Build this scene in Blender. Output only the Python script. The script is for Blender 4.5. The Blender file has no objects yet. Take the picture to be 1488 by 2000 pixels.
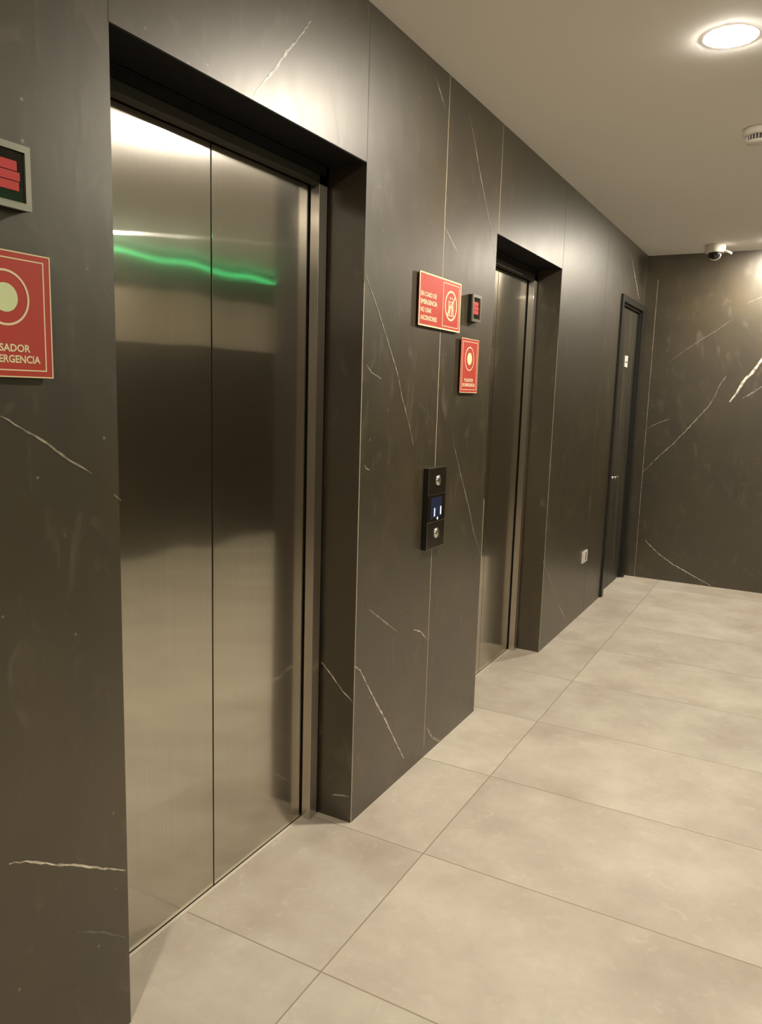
import bpy, bmesh, math, random
from mathutils import Vector, Matrix
random.seed(4)
C = bpy.context.scene.collection
SC = bpy.context.scene
PI = math.pi

# ------------------------------------------------------------------ camera
CX, CZ, PITCH, YAW, ROLL, FPX = 1.2420, 1.4608, -0.1530, 0.4968, 0.0295, 1519.99
cam_d = bpy.data.cameras.new('camera')
cam = bpy.data.objects.new('camera', cam_d); C.objects.link(cam)
cy, sy = math.cos(YAW), math.sin(YAW)
fw = Vector((-sy*math.cos(PITCH), cy*math.cos(PITCH), math.sin(PITCH)))
rt = Vector((cy, sy, 0)); up = rt.cross(fw)
c_, s_ = math.cos(ROLL), math.sin(ROLL)
r2 = c_*rt + s_*up; u2 = -s_*rt + c_*up
m = Matrix((r2, u2, -fw)).transposed().to_4x4(); m.translation = (CX, 0, CZ)
cam.matrix_world = m
cam_d.sensor_fit = 'HORIZONTAL'; cam_d.sensor_width = 36; cam_d.lens = FPX/1488*36
cam_d.clip_start = 0.02
SC.camera = cam

# ------------------------------------------------------------------ world, exposure
w = bpy.data.worlds.new('world'); SC.world = w; w.use_nodes = True
w.node_tree.nodes['Background'].inputs[0].default_value = (1, .9, .75, 1)
w.node_tree.nodes['Background'].inputs[1].default_value = 0.0
SC.view_settings.view_transform = 'Standard'; SC.view_settings.look = 'None'
SC.view_settings.gamma = 1; SC.view_settings.use_curve_mapping = False
SC.view_settings.exposure = 1.45
LIGHT_RGB = (1.0, .915, .785)
LIGHT_W = 320.0
LIGHTS = [(.91, -.62), (.91, 2.80), (.96, 6.22), (3.00, 1.10), (3.12, 4.22)]

# room dimensions, metres
HC = 2.5833; HO = 2.1418; YF = 6.60; YB = -2.6; XR = 3.3
O1 = (1.1477, 2.1375); O2 = (3.2557, 4.2493); DR = (5.785, 6.500)
XD = -.168            # plane of the elevator door panels

# ------------------------------------------------------------------ helpers
def nt(name):
    m = bpy.data.materials.new(name); m.use_nodes = True
    t = m.node_tree; b = t.nodes['Principled BSDF']
    return m, t, b
def simple(name, col, rough=.5, metal=0, emit=None, es=0, spec=.5, coat=0):
    m, t, b = nt(name)
    b.inputs['Base Color'].default_value = (*col, 1); b.inputs['Roughness'].default_value = rough
    b.inputs['Metallic'].default_value = metal; b.inputs['Specular IOR Level'].default_value = spec
    b.inputs['Coat Weight'].default_value = coat
    if emit: b.inputs['Emission Color'].default_value = (*emit, 1); b.inputs['Emission Strength'].default_value = es
    n = t.nodes.new('ShaderNodeTexNoise'); n.inputs['Scale'].default_value = 35
    tc = t.nodes.new('ShaderNodeTexCoord'); t.links.new(tc.outputs['Object'], n.inputs['Vector'])
    mr = t.nodes.new('ShaderNodeMapRange'); mr.inputs[3].default_value = max(0, rough-.04); mr.inputs[4].default_value = min(1, rough+.04)
    t.links.new(n.outputs['Fac'], mr.inputs[0]); t.links.new(mr.outputs[0], b.inputs['Roughness'])
    return m

class MB:
    def __init__(s): s.bm = bmesh.new()
    def box(s, x0, x1, y0, y1, z0, z1, bev=0, mi=0):
        vs = [s.bm.verts.new((x, y, z)) for x in (x0, x1) for y in (y0, y1) for z in (z0, z1)]
        fs = []
        for q in ((0,1,3,2),(4,6,7,5),(0,4,5,1),(2,3,7,6),(0,2,6,4),(1,5,7,3)):
            f = s.bm.faces.new([vs[i] for i in q]); f.material_index = mi; fs.append(f)
        if bev:
            es = list({e for f in fs for e in f.edges})
            bmesh.ops.bevel(s.bm, geom=es, offset=bev, segments=2, affect='EDGES', profile=.6)
        return s
    def poly(s, pts, mi=0):
        f = s.bm.faces.new([s.bm.verts.new(p) for p in pts]); f.material_index = mi; return s
    def lathe(s, prof, c, axis='Z', n=48, mi=0, smooth=True, cap=True):
        """prof: list of (radius, height along axis)"""
        ax = {'X': (Vector((0,1,0)), Vector((0,0,1)), Vector((1,0,0))), 'Z': (Vector((1,0,0)), Vector((0,1,0)), Vector((0,0,1))), 'Y': (Vector((0,0,1)), Vector((1,0,0)), Vector((0,1,0)))}[axis]
        c = Vector(c); rings = []
        for r, h in prof:
            rings.append([s.bm.verts.new(c + ax[2]*h + ax[0]*r*math.cos(2*PI*i/n) + ax[1]*r*math.sin(2*PI*i/n)) for i in range(n)])
        for a, b in zip(rings[:-1], rings[1:]):
            for i in range(n):
                f = s.bm.faces.new((a[i], a[(i+1)%n], b[(i+1)%n], b[i])); f.material_index = mi; f.smooth = smooth
        if cap:
            for rg in (rings[0][::-1], rings[-1]):
                f = s.bm.faces.new(rg); f.material_index = mi
        return s
    def ring(s, x, cy_, cz, r0, r1, th=.0006, n=64, mi=0, sy_=1.0):
        """flat raised ring (or disc when r0 = 0) on a plane X = x"""
        P = lambda r, i, X: (X, cy_ + r*sy_*math.cos(2*PI*i/n), cz + r*math.sin(2*PI*i/n))
        if r0 == 0:
            s.poly([P(r1, i, x+th) for i in range(n)], mi)
        else:
            a = [s.bm.verts.new(P(r0, i, x+th)) for i in range(n)]; b = [s.bm.verts.new(P(r1, i, x+th)) for i in range(n)]
            for i in range(n): s.bm.faces.new((a[i], b[i], b[(i+1)%n], a[(i+1)%n])).material_index = mi
        c0 = [s.bm.verts.new(P(r1, i, x)) for i in range(n)]; c1 = [s.bm.verts.new(P(r1, i, x+th)) for i in range(n)]
        for i in range(n): s.bm.faces.new((c0[i], c0[(i+1)%n], c1[(i+1)%n], c1[i])).material_index = mi
        return s
    def frame(s, x0, x1, y0, y1, z0, z1, t, mi=0, tz=None):
        """rectangular frame (member width t) facing +X"""
        tz = tz or t
        s.box(x0, x1, y0, y1, z1-tz, z1, mi=mi); s.box(x0, x1, y0, y1, z0, z0+tz, mi=mi)
        s.box(x0, x1, y0, y0+t, z0+tz, z1-tz, mi=mi); s.box(x0, x1, y1-t, y1, z0+tz, z1-tz, mi=mi); return s
    def tube(s, pts, r, n=12, mi=0):
        pts = [Vector(p) for p in pts]; rings = []
        for i, p in enumerate(pts):
            d = (pts[min(i+1, len(pts)-1)] - pts[max(i-1, 0)]).normalized()
            a = d.cross(Vector((0,0,1)) if abs(d.z) < .9 else Vector((1,0,0))).normalized(); b = d.cross(a)
            rr = r[i] if isinstance(r, (list, tuple)) else r
            rings.append([s.bm.verts.new(p + a*rr*math.cos(2*PI*k/n) + b*rr*math.sin(2*PI*k/n)) for k in range(n)])
        for a, b in zip(rings[:-1], rings[1:]):
            for k in range(n):
                f = s.bm.faces.new((a[k], a[(k+1)%n], b[(k+1)%n], b[k])); f.material_index = mi; f.smooth = True
        for rg in (rings[0][::-1], rings[-1]): s.bm.faces.new(rg).material_index = mi
        return s
    def text(s, txt, x, y0, z0, width, height, mi=0, th=.0006):
        """lettering raised on plane X = x; reads towards +Y; lower left corner y0, z0"""
        cu = bpy.data.curves.new('t', 'FONT'); cu.body = txt; cu.size = 1; cu.offset = .03; cu.resolution_u = 3
        ob = bpy.data.objects.new('t', cu); C.objects.link(ob)
        dg = bpy.context.evaluated_depsgraph_get(); me = ob.evaluated_get(dg).to_mesh()
        xs = [v.co.x for v in me.vertices]; ys = [v.co.y for v in me.vertices]
        ax, bx, ay, by = min(xs), max(xs), min(ys), max(ys)
        vs = [s.bm.verts.new((x+th, y0 + (v.co.x-ax)/(bx-ax)*width, z0 + (v.co.y-ay)/(by-ay)*height)) for v in me.vertices]
        for p in me.polygons:
            try: s.bm.faces.new([vs[i] for i in p.vertices]).material_index = mi
            except ValueError: pass
        ob.evaluated_get(dg).to_mesh_clear(); bpy.data.objects.remove(ob); bpy.data.curves.remove(cu)
        return s
    def build(s, name, mats, parent=None, normals=True):
        if normals: bmesh.ops.recalc_face_normals(s.bm, faces=s.bm.faces)
        me = bpy.data.meshes.new(name)
        if parent is not None:
            off = Vector((0,0,0)); q = parent
            while q is not None: off += q.location; q = q.parent
            bmesh.ops.translate(s.bm, verts=s.bm.verts, vec=-off)
        s.bm.to_mesh(me); s.bm.free()
        for mm in (mats if isinstance(mats, (list, tuple)) else [mats]): me.materials.append(mm)
        o = bpy.data.objects.new(name, me); C.objects.link(o)
        if parent is not None: o.parent = parent
        return o

def thing(name, loc, label, cat, group=None):
    o = bpy.data.objects.new(name, None); C.objects.link(o); o.location = loc; o.empty_display_size = .05
    o['label'] = label; o['category'] = cat
    if group: o['group'] = group
    return o
def tag(o, label, cat, group=None):
    o['label'] = label; o['category'] = cat
    if group: o['group'] = group
    return o
def struct(name, mb, mats):
    o = mb.build(name, mats); o['kind'] = 'structure'; return o
def dup(root, dy, label, dz=0, dx=0):
    r = root.copy(); C.objects.link(r); r.location = root.location + Vector((dx, dy, dz)); r['label'] = label
    for ch in list(root.children):
        c = ch.copy(); C.objects.link(c); c.parent = r
        for g in list(ch.children):
            d = g.copy(); C.objects.link(d); d.parent = c
    return r

# ------------------------------------------------------------------ materials
def marble(name, base=(.031,.0215,.0065), rough=.375):
    m, t, b = nt(name); N = t.nodes.new; L = t.links.new
    tc = N('ShaderNodeTexCoord')
    n1 = N('ShaderNodeTexNoise'); n1.inputs['Scale'].default_value = 2.6; n1.inputs['Detail'].default_value = 8; n1.inputs['Roughness'].default_value = .62; n1.inputs['Distortion'].default_value = .5
    L(tc.outputs['Object'], n1.inputs['Vector'])
    cr = N('ShaderNodeValToRGB'); e = cr.color_ramp.elements
    e[0].position = .3; e[0].color = (base[0]*.62, base[1]*.60, base[2]*.52, 1)
    e[1].position = .72; e[1].color = (base[0]*1.5, base[1]*1.5, base[2]*1.5, 1)
    L(n1.outputs['Fac'], cr.inputs['Fac'])
    # wispy lighter fossils and flecks
    n2 = N('ShaderNodeTexNoise'); n2.inputs['Scale'].default_value = 10; n2.inputs['Detail'].default_value = 6; n2.inputs['Distortion'].default_value = .9
    mp = N('ShaderNodeMapping'); mp.inputs['Scale'].default_value = (1.6, 1.6, .75); L(tc.outputs['Object'], mp.inputs['Vector']); L(mp.outputs[0], n2.inputs['Vector'])
    r2_ = N('ShaderNodeMapRange'); r2_.inputs[1].default_value = .58; r2_.inputs[2].default_value = .80; L(n2.outputs['Fac'], r2_.inputs[0])
    mx = N('ShaderNodeMixRGB'); mx.inputs[2].default_value = (.16,.135,.095,1)
    mm = N('ShaderNodeMath'); mm.operation = 'MULTIPLY'; mm.inputs[1].default_value = .42; L(r2_.outputs[0], mm.inputs[0])
    L(mm.outputs[0], mx.inputs[0]); L(cr.outputs[0], mx.inputs[1])
    # tiny pale specks
    vo = N('ShaderNodeTexVoronoi'); vo.inputs['Scale'].default_value = 16; L(tc.outputs['Object'], vo.inputs['Vector'])
    sp = N('ShaderNodeMapRange'); sp.inputs[1].default_value = .07; sp.inputs[2].default_value = .035; L(vo.outputs['Distance'], sp.inputs[0])
    wn = N('ShaderNodeMath'); wn.operation = 'GREATER_THAN'; wn.inputs[1].default_value = .72; 
    sepc = N('ShaderNodeSeparateColor'); L(vo.outputs['Color'], sepc.inputs[0]); L(sepc.outputs[0], wn.inputs[0])
    m3 = N('ShaderNodeMath'); m3.operation = 'MULTIPLY'; L(sp.outputs[0], m3.inputs[0]); L(wn.outputs[0], m3.inputs[1])
    m4 = N('ShaderNodeMath'); m4.operation = 'MULTIPLY'; m4.inputs[1].default_value = .6; L(m3.outputs[0], m4.inputs[0])
    mx2 = N('ShaderNodeMixRGB'); mx2.inputs[2].default_value = (.30,.26,.20,1); L(m4.outputs[0], mx2.inputs[0]); L(mx.outputs[0], mx2.inputs[1])
    L(mx2.outputs[0], b.inputs['Base Color'])
    rr = N('ShaderNodeMapRange'); rr.inputs[3].default_value = rough-.05; rr.inputs[4].default_value = rough+.07
    L(n2.outputs['Fac'], rr.inputs[0]); L(rr.outputs[0], b.inputs['Roughness'])
    b.inputs['Specular IOR Level'].default_value = 1.0; b.inputs['IOR'].default_value = 1.5; b.inputs['Specular Tint'].default_value = (1,.97,.91,1); b.inputs['Coat Weight'].default_value = .65; b.inputs['Coat Roughness'].default_value = .49; b.inputs['Coat Tint'].default_value = (1,.98,.94,1); b.inputs['Coat IOR'].default_value = 1.6
    bp = N('ShaderNodeBump'); bp.inputs['Strength'].default_value = .06; bp.inputs['Distance'].default_value = .01; L(n2.outputs['Fac'], bp.inputs['Height']); L(bp.outputs[0], b.inputs['Normal'])
    return m
def vein_mat(name, col):
    m, t, b = nt(name); N = t.nodes.new; L = t.links.new
    tc = N('ShaderNodeTexCoord'); n = N('ShaderNodeTexNoise'); n.inputs['Scale'].default_value = 38; n.inputs['Detail'].default_value = 3; L(tc.outputs['Object'], n.inputs['Vector'])
    cr = N('ShaderNodeValToRGB'); e = cr.color_ramp.elements; e[0].position = .36; e[0].color = (col[0]*.35+.02, col[1]*.35+.017, col[2]*.35+.012, 1); e[1].position = .60; e[1].color = (*col, 1)
    L(n.outputs['Fac'], cr.inputs['Fac']); L(cr.outputs[0], b.inputs['Base Color']); b.inputs['Roughness'].default_value = .375; b.inputs['Specular IOR Level'].default_value = 1.0
    b.inputs['Coat Weight'].default_value = .65; b.inputs['Coat Roughness'].default_value = .49; b.inputs['Coat IOR'].default_value = 1.6
    return m
M_marble = marble('dark_marble_tile')
M_v0 = vein_mat('vein_faint', (.17,.145,.105)); M_v1 = vein_mat('vein_mid', (.40,.345,.26)); M_v2 = vein_mat('vein_bright', (.80,.72,.58))
M_joint = simple('pale_joint', (.58,.50,.37), .5)
M_jointf = simple('faint_joint', (.13,.108,.078), .5)
WALLM = [M_marble, M_v0, M_v1, M_v2, M_joint, M_jointf]

def floor_mat():
    m, t, b = nt('floor_tile'); N = t.nodes.new; L = t.links.new
    tc = N('ShaderNodeTexCoord'); sp = N('ShaderNodeSeparateXYZ'); L(tc.outputs['Object'], sp.inputs[0])
    def cell(out, off, size):
        a = N('ShaderNodeMath'); a.operation = 'SUBTRACT'; a.inputs[1].default_value = off; L(out, a.inputs[0])
        d = N('ShaderNodeMath'); d.operation = 'DIVIDE'; d.inputs[1].default_value = size; L(a.outputs[0], d.inputs[0])
        f = N('ShaderNodeMath'); f.operation = 'FLOOR'; L(d.outputs[0], f.inputs[0])
        fr = N('ShaderNodeMath'); fr.operation = 'SUBTRACT'; L(d.outputs[0], fr.inputs[0]); L(f.outputs[0], fr.inputs[1])
        h = N('ShaderNodeMath'); h.operation = 'SUBTRACT'; h.inputs[1].default_value = .5; L(fr.outputs[0], h.inputs[0])
        ab = N('ShaderNodeMath'); ab.operation = 'ABSOLUTE'; L(h.outputs[0], ab.inputs[0])
        ds = N('ShaderNodeMath'); ds.operation = 'SUBTRACT'; ds.inputs[0].default_value = .5; L(ab.outputs[0], ds.inputs[1])
        ml = N('ShaderNodeMath'); ml.operation = 'MULTIPLY'; ml.inputs[1].default_value = size; L(ds.outputs[0], ml.inputs[0])
        return f.outputs[0], ml.outputs[0]
    fx, dx = cell(sp.outputs[0], .2909, 1.2); fy, dy = cell(sp.outputs[1], 1.5058, .6)
    mn = N('ShaderNodeMath'); mn.operation = 'MINIMUM'; L(dx, mn.inputs[0]); L(dy, mn.inputs[1])
    g = N('ShaderNodeMapRange'); g.inputs[1].default_value = .0026; g.inputs[2].default_value = .0014; L(mn.outputs[0], g.inputs[0])
    cb = N('ShaderNodeCombineXYZ'); L(fx, cb.inputs[0]); L(fy, cb.inputs[1])
    wn = N('ShaderNodeTexWhiteNoise'); L(cb.outputs[0], wn.inputs['Vector'])
    va = N('ShaderNodeVectorMath'); va.operation = 'SCALE'; va.inputs['Scale'].default_value = 7; L(wn.outputs['Color'], va.inputs[0])
    vb = N('ShaderNodeVectorMath'); L(tc.outputs['Object'], vb.inputs[0]); L(va.outputs[0], vb.inputs[1])
    n1 = N('ShaderNodeTexNoise'); n1.inputs['Scale'].default_value = 3.2; n1.inputs['Detail'].default_value = 7; n1.inputs['Roughness'].default_value = .6; L(vb.outputs[0], n1.inputs['Vector'])
    n2 = N('ShaderNodeTexNoise'); n2.inputs['Scale'].default_value = 24; n2.inputs['Detail'].default_value = 7; n2.inputs['Distortion'].default_value = .8; L(vb.outputs[0], n2.inputs['Vector'])
    cr = N('ShaderNodeValToRGB'); e = cr.color_ramp.elements
    e[0].position = .3; e[0].color = (.475,.395,.315,1); e[1].position = .68; e[1].color = (.665,.60,.495,1)
    L(n1.outputs['Fac'], cr.inputs['Fac'])
    r2_ = N('ShaderNodeMapRange'); r2_.inputs[1].default_value = .58; r2_.inputs[2].default_value = .76; r2_.inputs[4].default_value = .36; L(n2.outputs['Fac'], r2_.inputs[0])
    mx = N('ShaderNodeMixRGB'); mx.inputs[2].default_value = (.76,.70,.60,1); L(r2_.outputs[0], mx.inputs[0]); L(cr.outputs[0], mx.inputs[1])
    tn = N('ShaderNodeMapRange'); tn.inputs[3].default_value = .94; tn.inputs[4].default_value = 1.06; L(wn.outputs['Value'], tn.inputs[0])
    mt = N('ShaderNodeVectorMath'); mt.operation = 'SCALE'; L(mx.outputs[0], mt.inputs[0]); L(tn.outputs[0], mt.inputs['Scale'])
    mg = N('ShaderNodeMixRGB'); mg.inputs[2].default_value = (.33,.265,.19,1); L(g.outputs[0], mg.inputs[0]); L(mt.outputs[0], mg.inputs[1])
    L(mg.outputs[0], b.inputs['Base Color'])
    rr = N('ShaderNodeMapRange'); rr.inputs[3].default_value = .5; rr.inputs[4].default_value = .62; L(n2.outputs['Fac'], rr.inputs[0]); L(rr.outputs[0], b.inputs['Roughness'])
    iv = N('ShaderNodeMath'); iv.operation = 'SUBTRACT'; iv.inputs[0].default_value = 1; L(g.outputs[0], iv.inputs[1])
    bp = N('ShaderNodeBump'); bp.inputs['Strength'].default_value = .3; bp.inputs['Distance'].default_value = .0015; L(iv.outputs[0], bp.inputs['Height']); L(bp.outputs[0], b.inputs['Normal'])
    return m
M_floor = floor_mat()

def plaster(name, col):
    m, t, b = nt(name); N = t.nodes.new; L = t.links.new
    tc = N('ShaderNodeTexCoord'); n = N('ShaderNodeTexNoise'); n.inputs['Scale'].default_value = 1.2; n.inputs['Detail'].default_value = 3; L(tc.outputs['Object'], n.inputs['Vector'])
    cr = N('ShaderNodeValToRGB'); e = cr.color_ramp.elements; e[0].color = (col[0]*.97, col[1]*.97, col[2]*.97, 1); e[1].color = (*col, 1)
    L(n.outputs['Fac'], cr.inputs['Fac']); L(cr.outputs[0], b.inputs['Base Color']); b.inputs['Roughness'].default_value = .85
    n2 = N('ShaderNodeTexNoise'); n2.inputs['Scale'].default_value = 220; L(tc.outputs['Object'], n2.inputs['Vector'])
    bp = N('ShaderNodeBump'); bp.inputs['Strength'].default_value = .05; bp.inputs['Distance'].default_value = .002; L(n2.outputs['Fac'], bp.inputs['Height']); L(bp.outputs[0], b.inputs['Normal'])
    return m
M_ceil = plaster('white_ceiling_paint', (.90,.885,.85))
M_pale = plaster('pale_bulkhead_paint', (.62,.55,.44))
M_back = plaster('beige_wall_paint', (.50,.45,.38))

def brushed(name, col=(.56,.53,.47), rough=.17, wav=.0, wl_=.42):
    """vertically brushed stainless steel: a sharp and a wide lobe, gently wavy sheet"""
    m, t, b = nt(name); N = t.nodes.new; L = t.links.new
    tc = N('ShaderNodeTexCoord')
    mp = N('ShaderNodeMapping'); mp.inputs['Scale'].default_value = (260, 260, 1.6); L(tc.outputs['Object'], mp.inputs['Vector'])
    g = N('ShaderNodeTexNoise'); g.inputs['Scale'].default_value = 1; g.inputs['Detail'].default_value = 3; L(mp.outputs[0], g.inputs['Vector'])
    cl = N('ShaderNodeTexNoise'); cl.inputs['Scale'].default_value = 3; cl.inputs['Detail'].default_value = 2; L(tc.outputs['Object'], cl.inputs['Vector'])
    cr = N('ShaderNodeValToRGB'); e = cr.color_ramp.elements; e[0].position = .2; e[0].color = (col[0]*.93, col[1]*.93, col[2]*.93, 1); e[1].position = .8; e[1].color = (col[0]*1.04, col[1]*1.04, col[2]*1.04, 1)
    L(g.outputs['Fac'], cr.inputs['Fac'])
    wl = N('ShaderNodeTexNoise'); wl.inputs['Scale'].default_value = 1.0; wl.inputs['Detail'].default_value = 0
    mw = N('ShaderNodeMapping'); mw.inputs['Scale'].default_value = (1, 5.0, 1.2); L(tc.outputs['Object'], mw.inputs['Vector']); L(mw.outputs[0], wl.inputs['Vector'])
    bp = N('ShaderNodeBump'); bp.inputs['Strength'].default_value = 1; bp.inputs['Distance'].default_value = wav; L(wl.outputs['Fac'], bp.inputs['Height'])
    a = N('ShaderNodeBsdfAnisotropic'); a.distribution = 'GGX'; c = N('ShaderNodeBsdfAnisotropic'); c.distribution = 'GGX'
    r1 = N('ShaderNodeMapRange'); r1.inputs[3].default_value = .045; r1.inputs[4].default_value = .06; L(cl.outputs['Fac'], r1.inputs[0])
    r3 = N('ShaderNodeMapRange'); r3.inputs[3].default_value = rough+.04; r3.inputs[4].default_value = rough+.08; L(cl.outputs['Fac'], r3.inputs[0])
    for s in (a, c): L(cr.outputs[0], s.inputs['Color']); L(bp.outputs[0], s.inputs['Normal'])
    L(r1.outputs[0], a.inputs['Roughness']); L(r3.outputs[0], c.inputs['Roughness'])
    tg = N('ShaderNodeCombineXYZ'); tg.inputs[2].default_value = 1.0
    L(tg.outputs[0], a.inputs['Tangent']); a.inputs['Anisotropy'].default_value = .85; c.inputs['Tangent'].default_value = (0,0,1); L(tg.outputs[0], c.inputs['Tangent']); c.inputs['Anisotropy'].default_value = .5
    mx = N('ShaderNodeMixShader'); mx.inputs[0].default_value = wl_; L(a.outputs[0], mx.inputs[1]); L(c.outputs[0], mx.inputs[2])
    L(mx.outputs[0], t.nodes['Material Output'].inputs['Surface']); t.nodes.remove(b)
    return m
M_steel = brushed('brushed_steel_door', wav=.003)
M_jamb = brushed('brushed_steel_jamb', col=(.66,.62,.55), rough=.24, wav=.0, wl_=.8)
M_header = simple('dark_steel_header', (.045,.04,.033), .5, .4)
M_soffit_shade = simple('painted_soffit_shade', (.008,.0075,.007), .8, spec=.2)  # near-black colour standing in for the shade under the lintel
M_sill = simple('aluminium_sill', (.80,.73,.60), .5, .25)
M_gap = simple('black_gap', (.004,.004,.004), .9)
M_black = simple('black_plastic', (.006,.006,.006), .4)
M_copface = simple('dark_bronze_face', (.020,.015,.009), .22, .2)
M_chrome = simple('chrome', (.92,.89,.82), .3, 1)
M_edge = simple('metal_edge', (.55,.50,.42), .3, 1)
M_screen = simple('blue_screen', (.012,.016,.03), .15, 0, (.05,.08,.22), .04)
M_digit = simple('lit_digit', (.8,.85,1), .4, 0, (.75,.86,1), .35)
M_glassd = simple('dark_display_glass', (.012,.008,.006), .12)
M_redled = simple('red_led', (.42,.03,.03), .4, 0, (1,.07,.06), .03)
M_bezel = simple('grey_bezel', (.42,.40,.35), .35, .9)
M_red = simple('sign_red', (.46,.058,.042), .38)
M_cream = simple('sign_cream', (.80,.67,.42), .5)
M_lumi = simple('luminescent_green_cream', (.66,.74,.40), .5)
M_white = simple('white_plastic', (.78,.74,.66), .4)
M_slot = simple('shadowed_slot', (.12,.11,.10), .8)
M_lamp = simple('lamp_diffuser', (.9,.9,.9), .5, 0, LIGHT_RGB, LIGHT_W)
M_lamp2 = simple('dim_lamp_diffuser', (.9,.9,.9), .5, 0, LIGHT_RGB, LIGHT_W*.12)
M_green = simple('green_led', (.1,.8,.3), .5, 0, (.08,1.0,.32), 2.6)
M_win = simple('lit_panel', (.9,.9,.85), .5, 0, (1,.93,.80), 3.5)
M_doorframe = simple('dark_wood_frame', (.020,.018,.016), .38)
M_dome = simple('smoked_dome', (.02,.02,.02), .06)
def wood():
    m, t, b = nt('dark_wood_laminate'); N = t.nodes.new; L = t.links.new
    tc = N('ShaderNodeTexCoord'); mp = N('ShaderNodeMapping'); mp.inputs['Scale'].default_value = (20, 16, .9); L(tc.outputs['Object'], mp.inputs['Vector'])
    n = N('ShaderNodeTexNoise'); n.inputs['Scale'].default_value = 1.5; n.inputs['Detail'].default_value = 6; n.inputs['Distortion'].default_value = .6; L(mp.outputs[0], n.inputs['Vector'])
    cr = N('ShaderNodeValToRGB'); e = cr.color_ramp.elements; e[0].position = .3; e[0].color = (.020,.017,.011,1); e[1].position = .7; e[1].color = (.075,.066,.046,1)
    L(n.outputs['Fac'], cr.inputs['Fac']); L(cr.outputs[0], b.inputs['Base Color']); b.inputs['Roughness'].default_value = .42
    return m
M_wood = wood()

# ------------------------------------------------------------------ veins laid into the wall faces
VEINS = [
    ('L',5,2,[(1.828,2.41),(1.778,2.353),(1.723,2.296),(1.681,2.249),(1.64,2.205),(1.59,2.152)]),
    ('L',3.5,1,[(2.143,1.825),(2.174,1.784),(2.23,1.72),(2.283,1.652),(2.374,1.532),(2.414,1.452),(2.486,1.339),(2.52,1.274)]),
    ('L',4,1,[(2.896,2.509),(2.95,2.446),(3.009,2.359),(3.083,2.26),(3.166,2.157),(3.243,2.047)]),
    ('L',6,1,[(2.593,2.536),(2.626,2.506),(2.678,2.464)]),
    ('L',3,1,[(2.718,2.066),(2.774,2.031),(2.835,2.0)]),
    ('L',5,2,[(2.141,0.558),(2.176,0.533),(2.24,0.448),(2.382,0.27),(2.471,0.149),(2.536,0.064)]),
    ('L',3.5,1,[(0.883,1.4),(0.912,1.385),(0.948,1.364),(0.986,1.342),(1.02,1.316),(1.055,1.298),(1.077,1.283)]),
    ('L',2.5,1,[(1.133,1.237),(1.144,1.228),(1.152,1.221)]),
    ('L',4,2,[(0.86,0.561),(0.895,0.546),(0.951,0.509),(1.025,0.464),(1.085,0.423),(1.143,0.388)]),
    ('L',3,1,[(2.167,1.545),(2.198,1.521),(2.267,1.503)]),
    ('L',2.5,0,[(2.536,1.433),(2.607,1.398),(2.692,1.347)]),
    ('L',3.5,1,[(2.88,1.268),(2.975,1.126),(3.075,0.986),(3.148,0.864),(3.235,0.758)]),
    ('L',3,1,[(2.224,0.735),(2.318,0.676),(2.439,0.601)]),
    ('L',4,2,[(2.58,0.57),(2.636,0.55),(2.7,0.501)]),
    ('L',7,1,[(2.734,0.12),(2.783,0.061),(2.816,0.037),(2.881,0.002)]),
    ('L',4,1,[(4.224,0.547),(4.406,0.391),(4.511,0.297)]),
    ('L',6,1,[(4.608,0.205),(4.817,0.049)]),
    ('L',7,3-1,[(5.937,2.495),(6.139,2.363),(6.356,2.222)]),
    ('L',3,0,[(1.007,0.323),(1.073,0.28),(1.139,0.222)]),
    ('L',3,1,[(2.167,1.227),(2.185,1.213),(2.205,1.208)]),
    ('F',22,2,[(0.917,1.869),(0.883,1.786),(0.829,1.691),(0.781,1.64),(0.736,1.543),(0.689,1.463)]),
    ('F',10,1,[(0.941,1.612),(0.902,1.585),(0.827,1.526),(0.776,1.493)]),
    ('F',7,0,[(0.655,2.087),(0.55,2.004),(0.453,1.94),(0.34,1.858),(0.215,1.758)]),
    ('F',9,1,[(0.646,1.657),(0.614,1.606),(0.576,1.499),(0.545,1.431),(0.427,1.275),(0.309,1.127),(0.215,1.026),(0.087,0.876)]),
    ('F',6,1,[(0.262,1.316),(0.175,1.28),(0.088,1.226)]),
    ('F',9,2,[(0.151,0.316),(0.251,0.225),(0.373,0.147),(0.488,0.094),(0.68,0.008)]),
    ('F',5,0,[(0.88,2.265),(0.84,2.244),(0.747,2.202)]),
    ('R',4,2,[(-0.129,0.549),(-0.083,0.506),(-0.041,0.464),(-0.0,0.432)]),
    ('R',5,1,[(-0.077,0.08),(-0.042,0.09),(-0.007,0.092)]),
]
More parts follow.
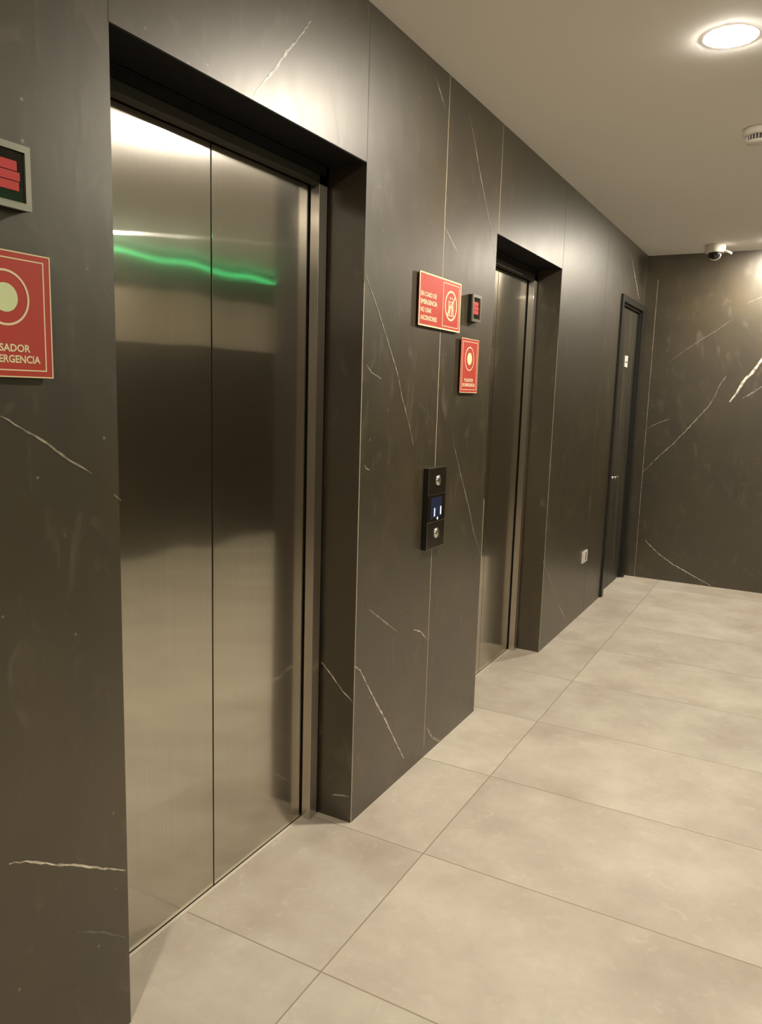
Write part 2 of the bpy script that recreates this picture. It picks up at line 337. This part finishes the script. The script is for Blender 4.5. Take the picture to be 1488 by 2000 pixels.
def ribbon(mb, pts, w, mi, P):
    """tapered, slightly ragged strip; P maps (a, b) on the face to a point"""
    rnd = random.Random(int(abs(pts[0][0])*1000) + len(pts))
    fine = []
    for (a0, b0), (a1, b1) in zip(pts[:-1], pts[1:]):
        n = max(2, int(math.hypot(a1-a0, b1-b0)/.012))
        for k in range(n): fine.append((a0+(a1-a0)*k/n, b0+(b1-b0)*k/n))
    fine.append(pts[-1]); n = len(fine); L_, R_ = [], []
    for i, (a, b) in enumerate(fine):
        p, q = fine[max(0, i-1)], fine[min(n-1, i+1)]
        dx, dy = q[0]-p[0], q[1]-p[1]; l = math.hypot(dx, dy) or 1
        tt = i/(n-1); ww = w*.5*(.25 + .75*math.sin(PI*min(1, max(0, .08+.84*tt))))*(rnd.uniform(.45, 1.15) if w < .015 else rnd.uniform(.75, 1.0))
        j = rnd.uniform(-1, 1)*w*(.22 if w < .015 else .06)
        nx, ny = -dy/l, dx/l
        L_.append(mb.bm.verts.new(P(a+nx*(ww+j), b+ny*(ww+j)))); R_.append(mb.bm.verts.new(P(a-nx*(ww-j), b-ny*(ww-j))))
    for i in range(n-1):
        f = mb.bm.faces.new((L_[i], R_[i], R_[i+1], L_[i+1])); f.material_index = mi

# ------------------------------------------------------------------ setting
E = .0005
mb = MB(); D = -.30
segs = [(YB, O1[0], 0, HC), (O1[0], O1[1], HO, HC), (O1[1], O2[0], 0, HC), (O2[0], O2[1], HO, HC), (O2[1], DR[0]-.02, 0, HC), (DR[0]-.02, DR[1]+.02, 2.165, HC), (DR[1]+.02, YF, 0, HC)]
for y0, y1, z0, z1 in segs: mb.box(D, 0, y0, y1, z0, z1)
mb.box(D-.05, D, YB, YF, 0, HC)
for y, w, z0, z1, mi in [(2.714, .0032, 0.045, HC, 4), (O1[1], .0022, HO, HC, 5), (O2[0]+.012, .003, HO, HC, 4), (O2[1]+.004, .003, HO, HC, 5), (5.257, .003, 0, HC, 5), (O1[0], .002, HO, HC, 5), (6.52, .004, 2.3, HC-.25, 5), (-.9, .0025, 0, HC, 5)]:
    mb.box(0, E, y-w/2, y+w/2, z0, z1, mi=mi)
# bright mitred tile edges at the openings
for y, s in ((O1[1], 1), (O2[0], -1), (O2[1], 1)):
    mb.box(0, .0008, min(y, y+s*.0028), max(y, y+s*.0028), 0, HO-.35 if s > 0 else 1.0, mi=4)
for k, w, tn, pts in VEINS:
    if k == 'L': ribbon(mb, pts, w/1000*1.6, tn+1, lambda a, b: (.0006, a, b))
    if k == 'R': ribbon(mb, pts, w/1000*1.5, tn+1, lambda a, b: (a, O1[1]-.0006, b))
struct('wall_left', mb, WALLM)

mb = MB(); mb.box(D, XR+.2, YF, YF+.15, 0, HC)
mb.box(.0845, .0885, YF-.0006, YF, 0, HC-.18, mi=2)
mb.box(1.29, 1.294, YF-.0006, YF, 0, HC, mi=5)
for k, w, tn, pts in VEINS:
    if k == 'F': ribbon(mb, pts, w/1000, tn+1, lambda a, b: (a, YF-.0008, b))
struct('wall_back', mb, WALLM)

mb = MB(); mb.box(D-.05, XR+.2, YB-.15, YF+.15, -.12, 0); struct('floor', mb, M_floor)
mb = MB(); mb.box(D-.05, XR+.2, YB-.15, YF+.15, HC, HC+.12); struct('ceiling', mb, M_ceil)
mb = MB(); mb.box(XR, XR+.2, YB, YF, 0, 1.81); struct('wall_right', mb, M_marble)
mb = MB(); mb.box(XR+.03, XR+.2, YB, YF, 1.81, HC); mb.box(XR, XR+.03, YB, YF, 2.27, HC, mi=1); struct('trim_1', mb, [M_pale, M_marble])
mb = MB(); mb.box(D, XR+.2, YB-.15, YB, 0, HC); struct('wall_front', mb, M_back)

# ------------------------------------------------------------------ elevator entrances
def entrance(y0, y1, label):
    e = thing('elevator_entrance', (XD, (y0+y1)/2, 0), label, 'elevator door', 'elevator entrances in the marble wall')
    ym = (y0+y1)/2 - .011
    zt = 2.064; ztop = HO - .0034
    ja, jb = -.130, XD+.003          # jamb front face and its back by the panel
    yl, yr = y0+.052, y1-.058        # clear opening between the jamb reveals
    for a, b in ((yl-.02, ym-.0022), (ym+.0022, yr+.02)):
        MB().box(XD-.03, XD, a, b, .005, 2.09, bev=.0012).build('door_panel', M_steel, e)
    MB().box(-.29, XD-.032, y0+.001, y1-.001, .0006, HO-.001).build('shaft_backing', M_gap, e)
    MB().box(-.129, -.0012, y0+.0006, y1-.0006, HO-.0030, HO-.0005).build('soffit_shade_sheet', M_soffit_shade, e)  # thin dark sheet added below the marble; paints the soffit's shade
    # jambs: folded steel, reveal face towards the opening, thin shadow gap by the panel
    MB().box(XD+.006, ja, yr, yr+.0435, .001, 2.105, bev=.001).build('door_jamb', M_jamb, e)
    MB().box(XD+.006, ja, yl-.0435, yl, .001, 2.105, bev=.001).build('door_jamb', M_jamb, e)
    hd = MB().box(XD+.006, ja, yl-.0435, yr+.0435, 2.078, 2.105, bev=.001).build('door_header', M_header, e)
    MB().box(-.29, -.1345, yr+.044, y1-.001, .0006, ztop).build('shadow_filler', M_gap, e)
    MB().box(-.29, -.1345, y0+.001, yl-.044, .0006, ztop).build('shadow_filler', M_gap, e)
    MB().box(-.29, -.1345, y0+.001, y1-.001, 2.1055, ztop).build('shadow_filler', M_gap, e)
    MB().box(XD+.0015, XD+.0125, yl, yr, .0004, .0030).build('sill', M_sill, e)
    MB().box(XD-.03, XD+.0012, yl, yr, .0004, .0022).build('sill_slot', M_gap, e)
    return e
entrance(*O1, 'nearest pair of tall stainless steel elevator doors, mirroring a green line')
entrance(*O2, 'second, farther stainless steel elevator doors, right of the black call panel')

# ------------------------------------------------------------------ floor indicator displays and emergency signs
SH = O2[0] - O1[0]
def indicator():
    y0, y1, z0, z1 = .857, .946, 1.751, 1.857
    t = thing('floor_indicator', (0, (y0+y1)/2, z0), 'floor indicator with red display and grey bezel at the left photo edge', 'floor indicator', 'floor indicators beside the elevators')
    MB().box(.0007, .017, y0+.0008, y1-.0008, z0+.001, z1-.001).build('housing', M_black, t)
    MB().frame(.017, .023, y0, y1, z0, z1, .0105, tz=.011).build('bezel', M_bezel, t)
    MB().frame(.0215, .0235, y0+.0095, y1-.0095, z0+.010, z1-.010, .0016).build('bezel_lip', M_edge, t)
    MB().box(.017, .0195, y0+.010, y1-.010, z0+.010, z1-.010).build('display_glass', M_glassd, t)
    ym = y0+.040; m_ = MB()                     # red digit on the glass
    X0, X1 = .0196, .0202
    for a, b, c, d in ((-.022, .024, .062, .078), (-.020, .029, .046, .0605), (-.022, .027, .030, .0445)):
        m_.box(X0, X1, ym+a, ym+b, z0+c, z0+d, bev=.0002)
    m_.build('red_digit', M_redled, t)
    return t
i1 = indicator()
dup(i1, SH, 'small floor indicator with red display between evacuation sign and second elevator')

def pulsador(y0, label):
    y1 = y0+.180; z0, z1 = 1.4675, 1.6825; x = .0105; yc = (y0+y1)/2 - .003
    t = thing('emergency_button_sign', (0, (y0+y1)/2, z0), label, 'sign', 'red emergency push button signs')
    MB().box(x-.0035, x, y0, y1, z0, z1, bev=.0006).build('sign_board', M_red, t)
    MB().box(.0007, x-.0034, y0+.010, y1-.010, z0+.010, z1-.010).build('mounting_pad', M_black, t)
    MB().frame(x-.0001, x+.0004, y0, y1, z0, z1, .0022).build('rim', M_cream, t)
    MB().frame(x, x+.0005, y0+.014, y1-.014, z0+.0115, z1-.0115, .0022).build('border_line', M_cream, t)
    MB().ring(x, yc, 1.603, .0435, .0475).build('circle', M_cream, t)
    MB().ring(x, yc, 1.603, 0, .0245).build('disc', M_lumi, t)
    m_ = MB(); m_.text('PULSADOR', x, yc-.0460, 1.5115, .0920, .0135); m_.text('DE EMERGENCIA', x, yc-.0660, 1.4925, .1320, .0135); m_.build('lettering', M_cream, t)
    return t
p1 = pulsador(.988-.180, 'large red PULSADOR DE EMERGENCIA sign at left photo edge, by nearest elevator')
dup(p1, SH-.018, 'narrow red PULSADOR DE EMERGENCIA sign left of the second elevator')

# evacuation sign
y0, y1, z0, z1 = 2.505, 2.872, 1.697, 1.8815; x = .0095
t = thing('evacuation_sign', (0, (y0+y1)/2, z0), 'wide red EN CASO DE EMERGENCIA NO USAR ASCENSORES sign above the call panel', 'sign')
MB().box(x-.0035, x, y0, y1, z0, z1, bev=.0006).build('sign_board', M_red, t)
MB().box(.0007, x-.0034, y0+.012, y1-.012, z0+.012, z1-.012).build('mounting_pad', M_black, t)
MB().frame(x-.0001, x+.0005, y0, y1, z0, z1, .0065, tz=.0052).build('border_line', M_cream, t)
MB().frame(x, x+.0006, y0+.200, y1-.017, z0+.013, z1-.013, .0035, tz=.0025).build('pictogram_frame', M_cream, t)
pc, pz = y0+.275, (z0+z1)/2
m_ = MB(); m_.ring(x, pc, pz, .0485, .0555)
a = PI*.25; r_ = .050; w_ = .0032
d = Vector((0, math.cos(a), math.sin(a))); n_ = Vector((0, -math.sin(a), math.cos(a))); c0 = Vector((x+.0012, pc, pz))
m_.poly([c0-d*r_-n_*w_, c0+d*r_-n_*w_, c0+d*r_+n_*w_, c0-d*r_+n_*w_])
m_.build('prohibition_ring', M_cream, t)
m_ = MB(); m_.frame(x, x+.0007, pc-.027, pc+.027, pz-.038, pz+.016, .0028)
for s in (-.012, .012):      # two riders in the cabin
    m_.ring(x, pc+s, pz+.006, 0, .0045, n=20)
    m_.box(x, x+.0006, pc+s-.0065, pc+s+.0065, pz-.018, pz+.0005)
    m_.box(x, x+.0006, pc+s-.0055, pc+s-.0010, pz-.034, pz-.018); m_.box(x, x+.0006, pc+s+.0010, pc+s+.0055, pz-.034, pz-.018)
for s, q in ((-.009, 1), (.009, -1)):   # up and down arrows
    zz = pz+.028
    m_.poly([(x+.0006, pc+s-.006, zz-q*.004), (x+.0006, pc+s+.006, zz-q*.004), (x+.0006, pc+s, zz+q*.007)])
m_.build('elevator_pictogram', M_cream, t)
m_ = MB()
for k, (s, wd) in enumerate((('EN CASO DE', .131), ('EMERGENCIA', .138), ('NO USAR', .090), ('ASCENSORES', .138))):
    m_.text(s, x, y0+.013, z1-.0820-k*.0272, wd, .0165)
m_.build('lettering', M_cream, t)

# ------------------------------------------------------------------ call panel
y0, y1, z0, z1 = 2.618, 2.777, .873, 1.183; xf = .0215
t = thing('call_panel', (0, (y0+y1)/2, z0), 'black elevator call panel with two round buttons and small blue screen', 'call panel')
MB().box(.0007, xf-.002, y0, y1, z0, z1, bev=.0006).build('housing', M_black, t)
for a, b, bz in ((1.080, z1, 1.134), (z0, .976, .930)):
    pl = MB().box(xf-.002, xf, y0+.001, y1-.001, a, b, bev=.0005).build('button_plate', M_copface, t)
    MB().frame(xf-.0012, xf+.0002, y0+.0004, y1-.0004, a-.0004, b+.0002, .0013, tz=.0018).build('plate_edge', M_edge, pl)
    MB().lathe([(.0195, 0), (.0195, .003), (.0175, .0048), (.0150, .0048)], (xf, y0+.084, bz), 'X', 40, cap=False).build('button_ring', M_chrome, pl)
    bt = MB().lathe([(.0150, 0), (.0150, .0036), (.010, .0050), (.002, .0056)], (xf, y0+.084, bz), 'X', 36).build('button', M_chrome, pl)
sc = MB().box(xf-.002, xf-.0006, y0+.001, y1-.001, .978, 1.078).build('display_glass', M_glassd, t)
MB().box(xf-.0006, xf-.0003, y0+.028, y0+.126, .990, 1.070).build('screen', M_screen, sc)
MB().box(xf-.0003, xf+.0002, y0+.058, y0+.066, .997, 1.029).build('digit', M_digit, sc)
MB().box(xf-.0003, xf+.0002, y0+.114, y0+.123, .999, 1.031).build('digit', M_digit, sc)
MB().ring(xf-.0003, y0+.091, .9865, 0, .0055, n=20).build('indicator_dot', M_digit, sc)

# ------------------------------------------------------------------ wall socket plate
t = thing('wall_outlet', (0, 5.185, .37), 'small white wall outlet low on the marble near the far door', 'outlet')
MB().box(.0007, .010, 5.108, 5.232, .368, .446, bev=.002).build('cover_plate', M_white, t)
MB().box(.010, .0135, 5.150, 5.166, .382, .432, bev=.0012).build('socket_module', M_white, t)
MB().box(.010, .0112, 5.170, 5.198, .380, .434, bev=.0005).build('recess', M_slot, t)

# ------------------------------------------------------------------ service door
dz = 2.145
mb = MB(); x1 = .015
mb.box(-.07, x1, 5.735, DR[0], 0, dz+.047, bev=.002); mb.box(-.07, x1, DR[1], 6.552, 0, dz+.047, bev=.002); mb.box(-.07, x1, DR[0], DR[1], dz, dz+.047, bev=.002)
mb.box(-.07, -.006, DR[0], DR[0]+.012, 0, dz); mb.box(-.07, -.006, DR[1]-.014, DR[1], 0, dz); mb.box(-.07, -.006, DR[0], DR[1], dz-.014, dz)
door = thing('door_1', (0, 6.14, 0), '', 'door')
del door['label']; del door['category']; door['kind'] = 'structure'
mb.build('door_frame', M_doorframe, door)
leaf = MB().box(-.065, -.025, DR[0]+.014, DR[1]-.017, .006, dz-.017, bev=.002).build('door_leaf', M_wood, door)
MB().box(-.0248, -.017, 6.095, 6.195, 1.700, 1.785, bev=.001).box(-.0172, -.0165, 6.105, 6.185, 1.733, 1.742, mi=1).build('door_plate', [M_white, M_slot], leaf)
h = MB(); h.lathe([(.022, 0), (.022, .006), (.018, .009)], (-.025, 5.850, .885), 'X', 28)
h.tube([(-.018, 5.850, .885), (.018, 5.850, .885)], .0085); h.tube([(.018, 5.842, .885), (.022, 5.87, .885), (.022, 5.960, .883)], .009)
h.build('door_handle', M_chrome, leaf)

# ------------------------------------------------------------------ ceiling: downlights, detector, dome camera
def downlight(x, y, label, mat):
    t = thing('ceiling_light', (x, y, HC), label, 'ceiling light', 'round ceiling downlights')
    MB().lathe([(.0735, -.0006), (.0735, -.0012), (.084, -.0012), (.085, -.0006)], (x, y, HC), 'Z', 64, cap=False).build('trim_ring', M_white, t)
    MB().lathe([(.0730, -.0008), (.0725, -.0026), (.060, -.0044), (.03, -.0054)], (x, y, HC), 'Z', 64).build('diffuser', mat, t)
    return t
names_ = ['round ceiling downlight behind the viewpoint, nearest the elevator wall', 'bright round downlight in the ceiling at upper right',
          'round ceiling downlight just right of the dome camera by the far wall', 'round ceiling downlight opposite the elevators, level with the nearest one',
          'round ceiling downlight opposite the second elevator, mirrored as a white streak']
for (x, y), nm in zip(LIGHTS, names_): downlight(x, y, nm, M_lamp if x < 2 else M_lamp2)

x, y = .945, 3.745
t = thing('smoke_detector', (x, y, HC), 'white round smoke detector on the ceiling at the right photo edge', 'smoke detector')
MB().lathe([(.060, -.0008), (.064, -.006), (.064, -.024), (.057, -.030)], (x, y, HC), 'Z', 56).build('base', M_white, t)
m_ = MB(); m_.lathe([(.044, -.030), (.044, -.050)], (x, y, HC), 'Z', 40); m_.build('slot_shadow', M_slot, t)
m_ = MB()
for k in range(24):
    a = 2*PI*k/24
    c, s = math.cos(a), math.sin(a)
    p = Vector((x+c*.051, y+s*.051, HC-.0295)); q = Vector((x+c*.048, y+s*.048, HC-.0505))
    m_.tube([p, q], .0022, 6)
m_.build('grille', M_white, t)
MB().lathe([(.051, -.050), (.049, -.055), (.030, -.060), (.004, -.061)], (x, y, HC), 'Z', 48).build('cap', M_white, t)

x, y = .520, 6.300
t = thing('dome_camera', (x, y, HC), 'small white ceiling dome camera with hanging bracket near the far wall', 'camera')
MB().lathe([(.068, -.0008), (.070, -.006), (.070, -.048), (.066, -.056)], (x, y, HC), 'Z', 48).build('base', M_white, t)
MB().lathe([(.046, -.056), (.045, -.070), (.038, -.090), (.024, -.104), (.004, -.110)], (x, y, HC), 'Z', 40).build('dome', M_dome, t)
MB().tube([(x+.058, y-.02, HC-.050), (x+.085, y-.02, HC-.053), (x+.115, y-.025, HC-.068)], [.010, .009, .008]).build('bracket_tab', M_white, t)
m_ = MB(); pts = [(x+.005+.040*math.cos(a), y-.047, HC-.082+.030*math.sin(a)) for a in [PI*.55-k*PI*1.35/12 for k in range(13)]]
m_.tube(pts, .0045).build('hook', M_chrome, t)

# ------------------------------------------------------------------ seen mirrored in the steel: green LED line and lit panel
mb = MB(); mb.box(XR-.020, XR-.0007, 1.2, 6.59, 2.500, 2.508, bev=.002)
tag(mb.build('led_strip', M_green), 'thin green LED line along the wall facing the elevators', 'light strip')
